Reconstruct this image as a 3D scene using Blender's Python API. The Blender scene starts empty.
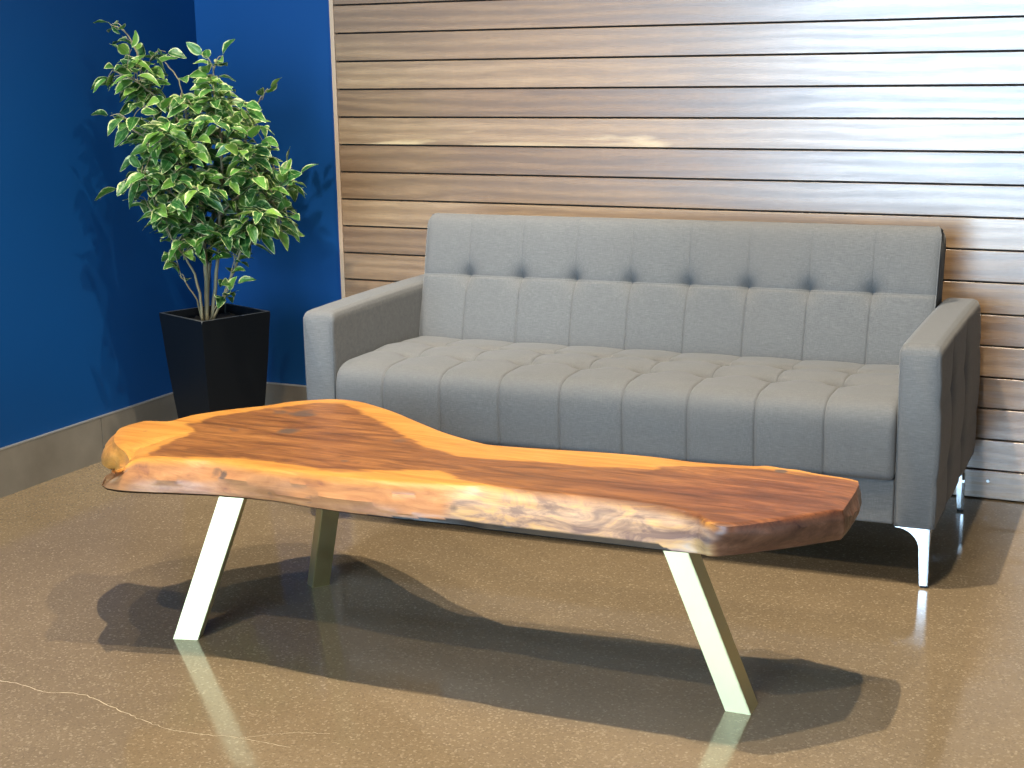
import bpy, bmesh, math, random
import numpy as np
from mathutils import Vector, Matrix
random.seed(7); rng = np.random.default_rng(7)
scene = bpy.context.scene
col = scene.collection

# ------------------------------------------------------------------ camera (fitted to the photograph)
F = 1535.0; CAM = np.array([2.828, -4.4631, 1.3134]); YAW, PIT, ROL = -0.4549, 0.2158, -0.0195
def cam_axes():
    f = np.array([math.sin(YAW)*math.cos(PIT), math.cos(YAW)*math.cos(PIT), -math.sin(PIT)])
    r = np.array([math.cos(YAW), -math.sin(YAW), 0.0]); u = np.cross(r, f)
    return r*math.cos(ROL)+u*math.sin(ROL), -r*math.sin(ROL)+u*math.cos(ROL), f
R_, U_, F_ = cam_axes()
cd = bpy.data.cameras.new('camera'); cam = bpy.data.objects.new('camera', cd); col.objects.link(cam)
cd.sensor_width = 36; cd.lens = F/1024*36; cd.clip_start = .05; cd.clip_end = 60
M = Matrix(((R_[0], U_[0], -F_[0], CAM[0]), (R_[1], U_[1], -F_[1], CAM[1]), (R_[2], U_[2], -F_[2], CAM[2]), (0, 0, 0, 1)))
cam.matrix_world = M
scene.camera = cam
def ray(x, y):            # measured photograph coordinates -> world direction (used once, to survey positions)
    return F_+(x-512)/F*R_-(y-384)/F*U_
def onz(x, y, z):
    d = ray(x, y); return CAM+d*((z-CAM[2])/d[2])

# ------------------------------------------------------------------ helpers
def link(name, me, mat=None, parent=None, smooth=True):
    o = bpy.data.objects.new(name, me); col.objects.link(o)
    if mat is not None:
        for m in (mat if isinstance(mat, (list, tuple)) else [mat]): me.materials.append(m)
    if parent is not None: o.parent = parent
    if smooth: me.shade_smooth()
    else: me.shade_flat()
    return o
def from_bm(name, bm, mat=None, parent=None, smooth=False):
    me = bpy.data.meshes.new(name); bm.normal_update(); bm.to_mesh(me); bm.free()
    return link(name, me, mat, parent, smooth)
def tag(o, label=None, cat=None, group=None, kind=None):
    if label: o['label'] = label
    if cat: o['category'] = cat
    if group: o['group'] = group
    if kind: o['kind'] = kind
    return o
def empty(name, loc=(0, 0, 0), rz=0):
    o = bpy.data.objects.new(name, None); col.objects.link(o)
    o.location = loc; o.rotation_euler = (0, 0, rz); o.empty_display_size = .1
    return o
def add_box(bm, a, b, mi=0):
    v = [bm.verts.new((x, y, z)) for x in (a[0], b[0]) for y in (a[1], b[1]) for z in (a[2], b[2])]
    for q in ((0, 1, 3, 2), (4, 6, 7, 5), (0, 4, 5, 1), (2, 3, 7, 6), (0, 2, 6, 4), (1, 5, 7, 3)):
        f = bm.faces.new([v[i] for i in q]); f.material_index = mi
    return v
def grid_mesh(name, P, wrap_u=False, attrs=None, uv=None):
    """P (n,m,3) array -> quad mesh"""
    n, m = P.shape[:2]
    idx = np.arange(n*m).reshape(n, m)
    nn = n if wrap_u else n-1
    a = idx[:nn, :-1]; b = np.roll(idx, -1, 0)[:nn, :-1]; c = np.roll(idx, -1, 0)[:nn, 1:]; d = idx[:nn, 1:]
    faces = np.stack([a, b, c, d], -1).reshape(-1, 4)
    me = bpy.data.meshes.new(name)
    me.from_pydata(P.reshape(-1, 3).tolist(), [], faces.tolist())
    for k, v in (attrs or {}).items():
        at = me.attributes.new(k, 'FLOAT', 'POINT'); at.data.foreach_set('value', v.reshape(-1).astype(np.float32))
    return me
def bevel_all(bm, w, seg=3):
    bmesh.ops.bevel(bm, geom=bm.edges[:], offset=w, segments=seg, profile=.6, affect='EDGES')
def tube(bm, pts, rad, n=8, mi=0):
    pts = [Vector(p) for p in pts]; rings = []
    for i, p in enumerate(pts):
        t = (pts[min(i+1, len(pts)-1)]-pts[max(i-1, 0)]).normalized()
        a = t.cross(Vector((0.31, 0.2, .9)));
        if a.length < 1e-3: a = t.cross(Vector((1, 0, 0)))
        a.normalize(); b = t.cross(a)
        rings.append([bm.verts.new(p+(a*math.cos(k*2*math.pi/n)+b*math.sin(k*2*math.pi/n))*rad[i]) for k in range(n)])
    for r0, r1 in zip(rings, rings[1:]):
        for k in range(n):
            f = bm.faces.new((r0[k], r0[(k+1) % n], r1[(k+1) % n], r1[k])); f.material_index = mi; f.smooth = True
    for r in (rings[0][::-1], rings[-1]):
        f = bm.faces.new(r); f.material_index = mi
def catmull(pts, per):
    pts = [np.array(p, float) for p in pts]; out = []
    for i in range(len(pts)-1):
        p0 = pts[max(i-1, 0)]; p1 = pts[i]; p2 = pts[i+1]; p3 = pts[min(i+2, len(pts)-1)]
        for k in range(per):
            t = k/per
            out.append(.5*((2*p1)+(-p0+p2)*t+(2*p0-5*p1+4*p2-p3)*t*t+(-p0+3*p1-3*p2+p3)*t**3))
    out.append(pts[-1]); return np.array(out)
def resample(P, n, power=None):
    d = np.r_[0, np.cumsum(np.linalg.norm(np.diff(P, axis=0), axis=1))]
    t = np.linspace(0, d[-1], n)
    return np.stack([np.interp(t, d, P[:, k]) for k in range(P.shape[1])], -1)

# ------------------------------------------------------------------ materials
class NT:
    def __init__(s, name):
        s.m = bpy.data.materials.new(name); s.m.use_nodes = True; s.t = s.m.node_tree; s.t.nodes.clear()
        s.out = s.n('ShaderNodeOutputMaterial'); s.b = s.n('ShaderNodeBsdfPrincipled'); s.l(s.b.outputs[0], s.out.inputs[0])
    def n(s, t, **k):
        x = s.t.nodes.new(t)
        for a, b in k.items(): setattr(x, a, b)
        return x
    def l(s, a, b): s.t.links.new(a, b)
    def set(s, **k):
        for a, v in k.items():
            i = s.b.inputs[a.replace('_', ' ')]
            if hasattr(v, 'is_linked') or isinstance(v, bpy.types.NodeSocket): s.l(v, i)
            else: i.default_value = v
        return s
    def coord(s, kind='Object', scale=(1, 1, 1), loc=(0, 0, 0), rot=(0, 0, 0)):
        c = s.n('ShaderNodeTexCoord'); mp = s.n('ShaderNodeMapping')
        mp.inputs['Scale'].default_value = scale; mp.inputs['Location'].default_value = loc; mp.inputs['Rotation'].default_value = rot
        s.l(c.outputs[kind], mp.inputs[0]); return mp.outputs[0]
    def noise(s, v, scale, detail=4, rough=.55, dist=0.):
        x = s.n('ShaderNodeTexNoise'); x.inputs['Scale'].default_value = scale; x.inputs['Detail'].default_value = detail
        x.inputs['Roughness'].default_value = rough; x.inputs['Distortion'].default_value = dist
        if v is not None: s.l(v, x.inputs['Vector'])
        return x.outputs['Fac']
    def ramp(s, f, stops, interp='LINEAR'):
        r = s.n('ShaderNodeValToRGB'); e = r.color_ramp.elements; r.color_ramp.interpolation = interp
        while len(e) < len(stops): e.new(.5)
        for el, (p, c) in zip(e, stops):
            el.position = p; el.color = (c, c, c, 1) if isinstance(c, (int, float)) else (*c, 1)
        s.l(f, r.inputs[0]); return r.outputs[0]
    def mix(s, f, a, b, mode='MIX'):
        x = s.n('ShaderNodeMix', data_type='RGBA', blend_type=mode)
        for sock, v in ((x.inputs['Factor'], f), (x.inputs[6], a), (x.inputs[7], b)):
            if isinstance(v, bpy.types.NodeSocket): s.l(v, sock)
            elif isinstance(v, (int, float)): sock.default_value = v
            else: sock.default_value = (*v, 1)
        return x.outputs[2]
    def math(s, op, a, b=0.):
        x = s.n('ShaderNodeMath', operation=op)
        for i, v in enumerate((a, b)):
            if isinstance(v, bpy.types.NodeSocket): s.l(v, x.inputs[i])
            else: x.inputs[i].default_value = v
        return x.outputs[0]
    def attr(s, name, out='Fac'):
        x = s.n('ShaderNodeAttribute'); x.attribute_name = name; return x.outputs[out]
    def bump(s, h, strength=.2, dist=.001, normal=None):
        x = s.n('ShaderNodeBump'); x.inputs['Strength'].default_value = strength; x.inputs['Distance'].default_value = dist
        s.l(h, x.inputs['Height'])
        if normal is not None: s.l(normal, x.inputs['Normal'])
        return x.outputs[0]

def mat_paint(name, c, rough=.55):
    n = NT(name); v = n.coord()
    a = n.noise(v, 1.3, 3)
    n.set(Base_Color=n.mix(n.ramp(a, [(.3, 0.), (.7, 1.)]), [x*.93 for x in c], [x*1.06 for x in c]), Roughness=rough, Specular_IOR_Level=.22,
          Normal=n.bump(n.noise(v, 220, 3), .25, .0006))
    return n.m
def mat_plain(name, c, rough=.5, metal=0., **k):
    n = NT(name); v = n.coord()
    a = n.noise(v, 60, 3)
    n.set(Base_Color=n.mix(a, [x*.93 for x in c], [min(1, x*1.05) for x in c]), Roughness=rough, Metallic=metal, **k)
    return n.m

def mat_fabric():
    n = NT('grey_linen')
    v = n.coord()
    # slubby yarns running both ways
    wx = n.noise(n.coord(scale=(22, 420, 420)), 2.2, 2, .6)
    wz = n.noise(n.coord(scale=(420, 40, 40)), 2.2, 2, .6)
    th = n.math('ADD', n.math('MULTIPLY', wx, .62), n.math('MULTIPLY', wz, .38))
    big = n.noise(v, 3, 2)
    c = n.ramp(th, [(.30, (.084, .087, .089)), (.5, (.120, .123, .123)), (.70, (.170, .173, .169))])
    c = n.mix(n.ramp(big, [(.35, 0.), (.65, .35)]), c, (.124, .122, .118))
    fine = n.noise(n.coord(scale=(1, 1, 1)), 900, 1)
    n.set(Base_Color=c, Roughness=.8, Sheen_Weight=.15, Sheen_Roughness=.4, Specular_IOR_Level=.35,
          Normal=n.bump(n.math('ADD', th, n.math('MULTIPLY', fine, .5)), .35, .0006))
    return n.m

def mat_planks():
    n = NT('walnut_planks')
    geo = n.n('ShaderNodeTexCoord'); off = n.attr('offset', 'Vector')
    add = n.n('ShaderNodeVectorMath', operation='ADD'); n.l(geo.outputs['Object'], add.inputs[0]); n.l(off, add.inputs[1])
    mp = n.n('ShaderNodeMapping'); mp.inputs['Scale'].default_value = (1.1, 1, 8); n.l(add.outputs[0], mp.inputs[0]); v = mp.outputs[0]
    mp2 = n.n('ShaderNodeMapping'); mp2.inputs['Scale'].default_value = (5, 1, 190); n.l(add.outputs[0], mp2.inputs[0])
    cath = n.noise(v, 1.6, 5, .55, .9)
    w = n.n('ShaderNodeTexWave'); w.bands_direction = 'Z'; w.inputs['Scale'].default_value = 1.1; w.inputs['Distortion'].default_value = 7
    w.inputs['Detail'].default_value = 3; w.inputs['Detail Scale'].default_value = 1.2; n.l(v, w.inputs['Vector'])
    fine = n.noise(mp2.outputs[0], 3, 4, .6)
    ring = n.math('ADD', n.math('MULTIPLY', w.outputs['Fac'], .35), n.math('MULTIPLY', cath, .65))
    tone = n.attr('tone')
    dark = n.ramp(ring, [(.25, (.140, .078, .038)), (.5, (.195, .113, .058)), (.75, (.255, .155, .085))])
    light = n.ramp(ring, [(.25, (.32, .20, .10)), (.5, (.40, .26, .14)), (.75, (.48, .33, .19))])
    c = n.mix(tone, dark, light)
    c = n.mix(n.ramp(fine, [(.35, .55), (.6, 0.)]), c, n.mix(1., c, (.45, .42, .40), 'MULTIPLY'))
    # cross-grain saw chatter
    mp3 = n.n('ShaderNodeMapping'); mp3.inputs['Scale'].default_value = (45, 1, 9); n.l(add.outputs[0], mp3.inputs[0])
    ch = n.noise(mp3.outputs[0], 1.5, 2)
    c = n.mix(n.ramp(ch, [(.5, 0.), (.75, .14)]), c, n.mix(1., c, (1.5, 1.45, 1.4), 'MULTIPLY'))
    sap = n.attr('sap'); c = n.mix(n.math('MULTIPLY', n.ramp(n.math('ADD', sap, n.math('MULTIPLY', n.math('SUBTRACT', cath, .5), 1.2)), [(.45, 0.), (.6, 1.)]), .85), c, (.56, .41, .22))
    n.set(Base_Color=c, Roughness=n.ramp(fine, [(.3, .42), (.7, .34)]), Specular_IOR_Level=.5, Coat_Weight=1., Coat_IOR=1.85, Coat_Roughness=n.ramp(n.math('ADD', n.math('MULTIPLY', ring, .6), n.math('MULTIPLY', fine, .4)), [(.35, .33), (.65, .23)]),
          Normal=n.bump(n.math('ADD', fine, ring), .25, .0008))
    return n.m

def mat_floor():
    n = NT('polished_concrete'); v = n.coord()
    big = n.noise(v, 1.1, 4, .6, .5); mid = n.noise(v, 7, 4, .6)
    c = n.mix(n.ramp(big, [(.3, 0.), (.7, 1.)]), (.165, .120, .068), (.225, .165, .098))
    c = n.mix(n.ramp(mid, [(.35, .3), (.7, 0.)]), c, (.145, .105, .062))
    vo = n.n('ShaderNodeTexVoronoi'); vo.inputs['Scale'].default_value = 230; n.l(v, vo.inputs['Vector'])
    cl = n.n('ShaderNodeSeparateColor'); n.l(vo.outputs['Color'], cl.inputs[0])
    spk = n.ramp(cl.outputs[0], [(.80, 0.), (.9, .18), (.99, .42)])
    c = n.mix(spk, c, (.46, .37, .25))
    spd = n.ramp(cl.outputs[1], [(.80, 0.), (.9, .3)])
    c = n.mix(spd, c, (.08, .06, .04))
    fine = n.noise(v, 480, 2, .6)
    c = n.mix(n.ramp(fine, [(.4, .35), (.62, 0.)]), c, (.115, .085, .052))
    dust = n.noise(v, 26, 2)
    rough = n.ramp(n.noise(v, 3.2, 4), [(.3, .07), (.7, .13)])
    n.set(Base_Color=c, Roughness=rough, Specular_IOR_Level=.55, IOR=1.5,
          Normal=n.bump(n.noise(v, 5.5, 2), .10, .004))
    return n.m

def mat_slab():
    n = NT('live_edge_wood')
    v = n.coord(); s = n.coord(scale=(1.6, 9, 9)); s2 = n.coord(scale=(4, 70, 70))
    g = n.noise(s, 1.7, 6, .6, 1.6); fine = n.noise(s2, 1.6, 5, .65, .4); blot = n.noise(n.coord(scale=(5, 9, 15)), 1.5, 6, .62, 1.3)
    streak = n.noise(n.coord(scale=(3.4, 20, 20)), 1.4, 6, .68, 3.2)
    heart = n.ramp(g, [(.28, (.090, .035, .014)), (.45, (.195, .074, .024)), (.6, (.30, .122, .036)), (.78, (.46, .205, .062))])
    heart = n.mix(n.ramp(streak, [(.36, .6), (.52, 0.)]), heart, (.105, .042, .018))
    red = n.ramp(g, [(.28, (.065, .022, .013)), (.5, (.155, .052, .024)), (.75, (.31, .115, .044))])
    red = n.mix(n.ramp(streak, [(.36, .6), (.52, 0.)]), red, (.075, .027, .016))
    sap = n.ramp(g, [(.28, (.40, .160, .030)), (.5, (.52, .230, .044)), (.75, (.62, .300, .070))])
    edge = n.ramp(blot, [(.3, (.22, .095, .055)), (.42, (.34, .150, .062)), (.6, (.42, .195, .078)), (.75, (.47, .245, .115))])
    pale = n.ramp(blot, [(.40, (.15, .10, .085)), (.50, (.30, .20, .135)), (.60, (.46, .29, .13)), (.70, (.37, .27, .18))])
    ra = n.attr('red'); ha = n.attr('heart'); ea = n.attr('edge'); pa = n.attr('pale'); da = n.attr('dark'); wob = n.math('MULTIPLY', n.math('SUBTRACT', g, .5), 1.6)
    top = n.mix(ra, heart, red)
    c = n.mix(n.ramp(n.math('ADD', ha, n.math('ADD', wob, n.math('MULTIPLY', n.math('SUBTRACT', fine, .5), .35))), [(.40, 0.), (.60, 1.)]), sap, top)
    ed = n.mix(pa, edge, pale)
    ed = n.mix(n.math('MULTIPLY', ra, .9), ed, n.ramp(blot, [(.3, (.040, .019, .014)), (.55, (.105, .048, .030)), (.75, (.18, .090, .058))]))
    c = n.mix(ea, c, ed)
    c = n.mix(n.ramp(fine, [(.33, .42), (.55, 0.)]), c, n.mix(1., c, (.48, .40, .36), 'MULTIPLY'))
    dk = n.ramp(n.math('ADD', da, n.math('MULTIPLY', n.math('SUBTRACT', blot, .5), 1.1)), [(.38, 0.), (.62, .88)])
    c = n.mix(dk, c, (.085, .062, .050))
    c = n.mix(n.attr('low_band'), c, (.018, .015, .011))
    n.set(Base_Color=c, Roughness=n.ramp(fine, [(.3, .42), (.7, .33)]), Specular_IOR_Level=.36, Coat_Weight=.05, Coat_Roughness=.25,
          Normal=n.bump(n.math('ADD', fine, n.math('MULTIPLY', blot, 1.5)), .18, .0012))
    return n.m

def mat_leaf():
    n = NT('variegated_leaf')
    uv = n.n('ShaderNodeUVMap'); sp = n.n('ShaderNodeSeparateXYZ'); n.l(uv.outputs[0], sp.inputs[0])
    a = n.math('ABSOLUTE', n.math('SUBTRACT', sp.outputs[1], .5))
    rnd = n.attr('tint'); v = n.coord()
    nz = n.noise(v, 55, 2)
    e = n.math('ADD', n.math('MULTIPLY', a, 2.), n.math('MULTIPLY', n.math('SUBTRACT', nz, .5), .9))
    green = n.ramp(rnd, [(0., (.012, .065, .020)), (.4, (.030, .125, .020)), (.75, (.078, .215, .026)), (1., (.18, .32, .045))])
    vein = n.ramp(a, [(.0, .55), (.045, 0.)])
    c = n.mix(n.ramp(nz, [(.45, 0.), (.6, .55)]), green, (.115, .26, .065))
    c = n.mix(vein, c, (.26, .42, .13))
    c = n.mix(n.ramp(e, [(.74, 0.), (.92, 1.)]), c, (.55, .62, .28))
    n.set(Base_Color=c, Roughness=.38, Specular_IOR_Level=.45)
    tr = n.n('ShaderNodeBsdfTranslucent'); n.l(c, tr.inputs[0]); mx = n.n('ShaderNodeMixShader'); mx.inputs[0].default_value = .22
    n.l(n.b.outputs[0], mx.inputs[1]); n.l(tr.outputs[0], mx.inputs[2]); n.l(mx.outputs[0], n.out.inputs[0])
    return n.m

def mat_tile():
    n = NT('taupe_tile'); v = n.coord()
    a = n.noise(v, 5, 5, .6)
    n.set(Base_Color=n.ramp(a, [(.3, (.135, .118, .092)), (.7, (.200, .178, .142))]), Roughness=.42, Normal=n.bump(n.noise(v, 90, 3), .1, .0006))
    return n.m
def mat_brass(name='satin_brass'):
    n = NT(name); v = n.coord(scale=(3, 3, 1)); a = n.noise(v, 9, 4)
    n.set(Base_Color=n.mix(a, (.58, .53, .28), (.66, .61, .36)), Metallic=1., Roughness=n.ramp(a, [(.3, .40), (.7, .50)]))
    return n.m

M_BLUE = mat_paint('deep_blue_paint', (.0003, .045, .165), .6)
M_BLUE_L = M_BLUE
M_WHITE = mat_paint('off_white_paint', (.26, .25, .24), .7)
M_GREY = mat_paint('slate_grey_paint', (.10, .11, .13), .7)
M_FAB = mat_fabric(); M_PLANK = mat_planks(); M_FLOOR = mat_floor(); M_SLAB = mat_slab(); M_LEAF = mat_leaf(); M_TILE = mat_tile(); M_BRASS = mat_brass()
M_CHROME = mat_plain('chrome', (.80, .84, .88), .16, 1.)
M_FOOT = mat_plain('black_rubber_foot', (.02, .02, .02), .6)
M_POT = mat_plain('black_textured_resin', (.0022, .0035, .0050), .5, Specular_IOR_Level=.25)
M_POTEDGE = mat_plain('worn_black_edge', (.06, .065, .065), .45)
M_SOIL = mat_plain('dark_soil', (.012, .010, .007), .9)
M_BARK = mat_plain('pale_brown_stem', (.24, .20, .11), .7)
M_TRIMWOOD = mat_plain('pale_wood_edge', (.42, .30, .20), .5)
M_EDGE = mat_plain('brushed_edge_strip', (.42, .40, .36), .35, .6)
M_BACK = mat_plain('black_backing', (.012, .008, .006), .9)
M_CRACK = mat_plain('crack_filler', (.46, .37, .24), .35)
M_SCREW = mat_plain('steel_screw', (.6, .62, .64), .3, 1.)
M_FRAME = mat_plain('dark_window_frame', (.03, .03, .032), .4, .5)

# ------------------------------------------------------------------ the room
XL = -.571; YB = .022; CEIL = 5.6; XR = 7.5; YF = -7.2
bm = bmesh.new(); add_box(bm, (XL-.12, YF-.12, -.1), (XR+.12, YB+.12, 0))
# hairline cracks: thin filled ribbons lying in the floor mesh
def ribbon(px, w):
    P = [onz(x, y, 0) for x, y in px]
    P = resample(catmull(P, 6), 40)
    P[:, :2] += rng.normal(0, .0016, (len(P), 2))
    prev = None
    for i, p in enumerate(P):
        t = P[min(i+1, len(P)-1)]-P[max(i-1, 0)]; nrm = np.array([-t[1], t[0], 0]); nrm /= np.linalg.norm(nrm)
        ww = w*(.5+rng.random()*.8)
        a = bm.verts.new(tuple((p+nrm*ww)[:2])+(.0003,)); b = bm.verts.new(tuple((p-nrm*ww)[:2])+(.0003,))
        if prev: f = bm.faces.new((prev[0], prev[1], b, a)); f.material_index = 1
        prev = (a, b)
ribbon([(-15, 679), (20, 684), (45, 692), (80, 694), (110, 706), (135, 717)], .0011)
ribbon([(135, 717), (165, 728), (200, 734), (240, 738), (290, 748)], .0007)
ribbon([(240, 738), (290, 733), (330, 734)], .0006)
floor = from_bm('floor', bm, [M_FLOOR, M_CRACK]); tag(floor, 'polished tan concrete floor', kind='structure')
bm = bmesh.new(); add_box(bm, (XL-.12, YF-.12, 0), (XL, YB+.12, CEIL)); tag(from_bm('wall_left', bm, M_BLUE), 'deep blue painted wall on the left', kind='structure')
bm = bmesh.new(); add_box(bm, (XL, YB, 0), (XR+.12, YB+.12, CEIL)); tag(from_bm('wall_back', bm, M_BLUE), 'deep blue painted wall behind the plant', kind='structure')
bm = bmesh.new(); add_box(bm, (XL-.12, YF-.12, CEIL), (XR+.12, YB+.12, CEIL+.1)); tag(from_bm('ceiling', bm, M_WHITE), 'plain ceiling', kind='structure')
RY0, RY1 = -5.6, -3.4  # span of the opening added for the side fill
bm = bmesh.new(); add_box(bm, (XR, YF-.12, 0), (XR+.12, RY0, CEIL)); add_box(bm, (XR, RY1, 0), (XR+.12, YB, CEIL))
add_box(bm, (XR, RY0, 0), (XR+.12, RY1, .5)); add_box(bm, (XR, RY0, 2.9), (XR+.12, RY1, CEIL)); tag(from_bm('wall_right', bm, M_GREY), 'plain wall on the right', kind='structure')
# front wall with a tall shop window
WX0, WX1, WZ0, WZ1 = -.45, 2.6, .12, 3.1
bm = bmesh.new()
add_box(bm, (XL, YF-.12, 0), (WX0, YF, CEIL)); add_box(bm, (WX1, YF-.12, 0), (XR, YF, CEIL))
add_box(bm, (WX0, YF-.12, WZ1), (WX1, YF, CEIL)); add_box(bm, (WX0, YF-.12, 0), (WX1, YF, WZ0))
tag(from_bm('wall_front', bm, M_WHITE), 'wall behind the viewer around a tall window', kind='structure')
bm = bmesh.new(); w = .05
for x in np.linspace(WX0, WX1-w, 3): add_box(bm, (x, YF-.08, WZ0), (x+w, YF-.02, WZ1))
for z in (WZ0, 2.35, WZ1-w): add_box(bm, (WX0, YF-.078, z), (WX1, YF-.022, z+w))
tag(from_bm('window_1', bm, M_FRAME), 'dark framed tall shop window', kind='structure')

bm = bmesh.new()  # added frame, unseen, round the side fill light
for y in (RY0, (RY0+RY1)/2, RY1-w): add_box(bm, (XR+.02, y, .5), (XR+.08, y+w, 2.9))
for z in (.5, 2.9-w): add_box(bm, (XR+.022, RY0, z), (XR+.078, RY1, z+w))
tag(from_bm('added_window_2', bm, M_FRAME), 'added dark window frame for the cool side fill in the right wall', kind='structure')
# baseboards of taupe tile with a thin metal edge on top
def baseboard(name, label, a, b, face, joints):
    r = tag(empty(name), label, kind='structure')
    bm = bmesh.new(); g = .0015
    cuts = [a]+joints+[b]
    for p, q in zip(cuts, cuts[1:]):
        if face == 'x': add_box(bm, (XL, p+g, 0), (XL+.011, q-g, .146))
        else: add_box(bm, (p+g, YB-.011, 0), (q-g, YB, .146))
    from_bm('tile', bm, M_TILE, r)
    bm = bmesh.new()
    if face == 'x': add_box(bm, (XL, a, .146), (XL+.012, b, .1495))
    else: add_box(bm, (a, YB-.012, .146), (b, YB, .1495))
    from_bm('edge_strip', bm, M_EDGE, r)
baseboard('baseboard_left', 'taupe tile baseboard under the left blue wall', YF, YB-.011, 'x', [-6.0, -5.4, -4.8, -4.2, -3.6, -3.0, -2.4, -1.84, -1.235, -.63])
baseboard('baseboard_back', 'taupe tile baseboard behind the planter', XL+.011, -.004, 'y', [-.14])

# plank cladding
P_ = .0915; Z0 = -.003
tones = {0: .25, 1: .25, 2: .42, 3: .62, 4: .16, 5: .62, 6: .14, 7: .26, 8: .66, 9: .2, 10: .42, 11: .22, 12: .45, 13: .38, 14: .3, 15: .42, 16: .5, 17: .5}
joints = {9: [3.3], 5: [3.6], 11: [3.8], 14: [3.1]}
bm = bmesh.new(); ft = bm.verts.layers.float.new('tone'); fo = bm.verts.layers.float_vector.new('offset'); fs = bm.verts.layers.float.new('sap')
rows = int(CEIL/P_)
for k in range(rows+1):
    row = 17-k-1      # k=0 is the floor row
    z0 = Z0+k*P_+.0028; z1 = Z0+(k+1)*P_-.0028
    if k == 0: z0 = .004
    if z1 > CEIL: continue
    rr = row if row in tones else None
    xs = [.012]+(joints.get(row, [random.uniform(3., 4.4), random.uniform(4.8, 6.)]))+[XR]
    for i, (a, b) in enumerate(zip(xs, xs[1:])):
        t = tones[rr] if rr is not None and i == 0 else random.uniform(.15, .6)
        off = (random.uniform(-9, 9), random.uniform(-9, 9), random.uniform(-9, 9))
        v = add_box(bm, (a+.0007, 0, z0), (b-.0007, YB-.002, z1))
        es = set(e for q in v for e in q.link_edges if abs(e.verts[0].co.y) < 1e-6 and abs(e.verts[1].co.y) < 1e-6)
        res = bmesh.ops.bevel(bm, geom=list(es), offset=.0008, segments=1, affect='EDGES')
        allv = set(v) | set(res['verts'])
        for q in allv:
            if q.is_valid: q[ft] = t; q[fo] = off; q[fs] = 0.
        if row == 5 and i == 0:
            for q in allv:
                if q.is_valid: q[fs] = (.62 if q.co.z < (z0+z1)/2 else 0.) * (1 if q.co.x < 1 else 0)
cl = empty('wall_cladding'); tag(cl, 'horizontal walnut plank cladding behind the sofa', kind='structure')
from_bm('planks', bm, M_PLANK, cl)
bm = bmesh.new(); add_box(bm, (.0115, YB-.002, 0), (XR, YB-.0002, CEIL)); from_bm('backing', bm, M_BACK, cl)
bm = bmesh.new(); add_box(bm, (-.004, -.001, 0), (.0115, YB-.0002, CEIL)); tag(from_bm('trim_1', bm, M_TRIMWOOD), 'pale vertical wood strip ending the plank cladding', kind='structure')
bm = bmesh.new()
sx = CAM+ray(988, 481)*((0-CAM[1])/ray(988, 481)[1])
bmesh.ops.create_cone(bm, cap_ends=True, segments=20, radius1=.0055, radius2=.0045, depth=.0016, matrix=Matrix.Translation((sx[0], -.0006, sx[2])) @ Matrix.Rotation(math.pi/2, 4, 'X'))
from_bm('screw_head', bm, M_SCREW, cl)

# ------------------------------------------------------------------ sofa (local: x along its width, y from the front to the back)
SX, SY, STH = .4423, -.9153, .045; S = 1.7406; AW = .0977; AH = .606; AB = .155
sofa = tag(empty('sofa', (SX, SY, 0), STH), 'grey linen button-tufted sofa with boxy arms and chrome legs in front of the plank wall', 'sofa')
X0, X1 = AW+.002, S-AW-.002; NC = 9; PW = (X1-X0)/NC
SK = .248+.1745*np.arange(8); EDG = np.r_[X0, SK, X1]
def col_samples():
    xs = []
    t = np.array([0, .006, .014, .03, .06, .11, .18, .27, .38, .5, .62, .73, .82, .89, .94, .97, .986, .994])
    for c in range(NC): xs += list(EDG[c]+(EDG[c+1]-EDG[c])*t)
    return np.array(xs+[X1])
xs = col_samples()
def seam_d(x):  # distance to the nearest inner seam, puff profile
    d = np.abs(x[..., None]-SK); k = d.argmin(-1); return d.min(-1), SK[k]
def cluster(a, b, n, at, k=6):
    t = np.linspace(a, b, n); e = []
    for q in at: e += list(q+np.array([-.012, -.006, -.003, -.0012, 0, .0012, .003, .006, .012]))
    return np.unique(np.r_[t, [x for x in e if a < x < b]])
# seat cushion: arclength profile of (y,z)
prof = catmull([(.050, .272), (.006, .272), (-.001, .277), (-.003, .33), (-.003, .390), (.003, .424), (.020, .444), (.055, .455), (.11, .457), (.22, .457), (.385, .452), (.50, .445), (.60, .44)], 30)
L = np.r_[0, np.cumsum(np.linalg.norm(np.diff(prof, axis=0), axis=1))]
s_at = lambda yy: np.interp(yy, prof[180:, 0], L[180:])
sb1, sb2 = s_at(.205), s_at(.375)
ss = cluster(0, L[-1], 110, [sb1, sb2])
py, pz = np.interp(ss, L, prof[:, 0]), np.interp(ss, L, prof[:, 1])
ty, tz = np.gradient(py, ss), np.gradient(pz, ss); nl = np.hypot(ty, tz); ny, nz_ = -tz/nl, ty/nl
Xg, Sg = np.meshgrid(xs, ss, indexing='ij')
dx, kx = seam_d(Xg)
ontop = 1/(1+np.exp(-(Sg-(sb1-.13))/.02))
ends = 1-np.exp(-np.minimum(Xg-X0, X1-Xg)/.012)
h = .007*(1-np.exp(-(dx/.035)**1.2))*(1-.25*ontop) - .0035*np.exp(-(dx/.0022)**2)*(1-.65*(Sg > sb2))
for sb, A, w in ((sb1, .042, .024), (sb2, .036, .022)):
    r2 = (dx/w)**2+((Sg-sb)/(w*.8))**2
    h -= A*np.exp(-r2**.75)
    h -= .0045*np.exp(-(np.abs(Sg-sb)/.018)**1.3)*(dx > -1)*ontop*(.4+.6*np.exp(-dx/.05))
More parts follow.
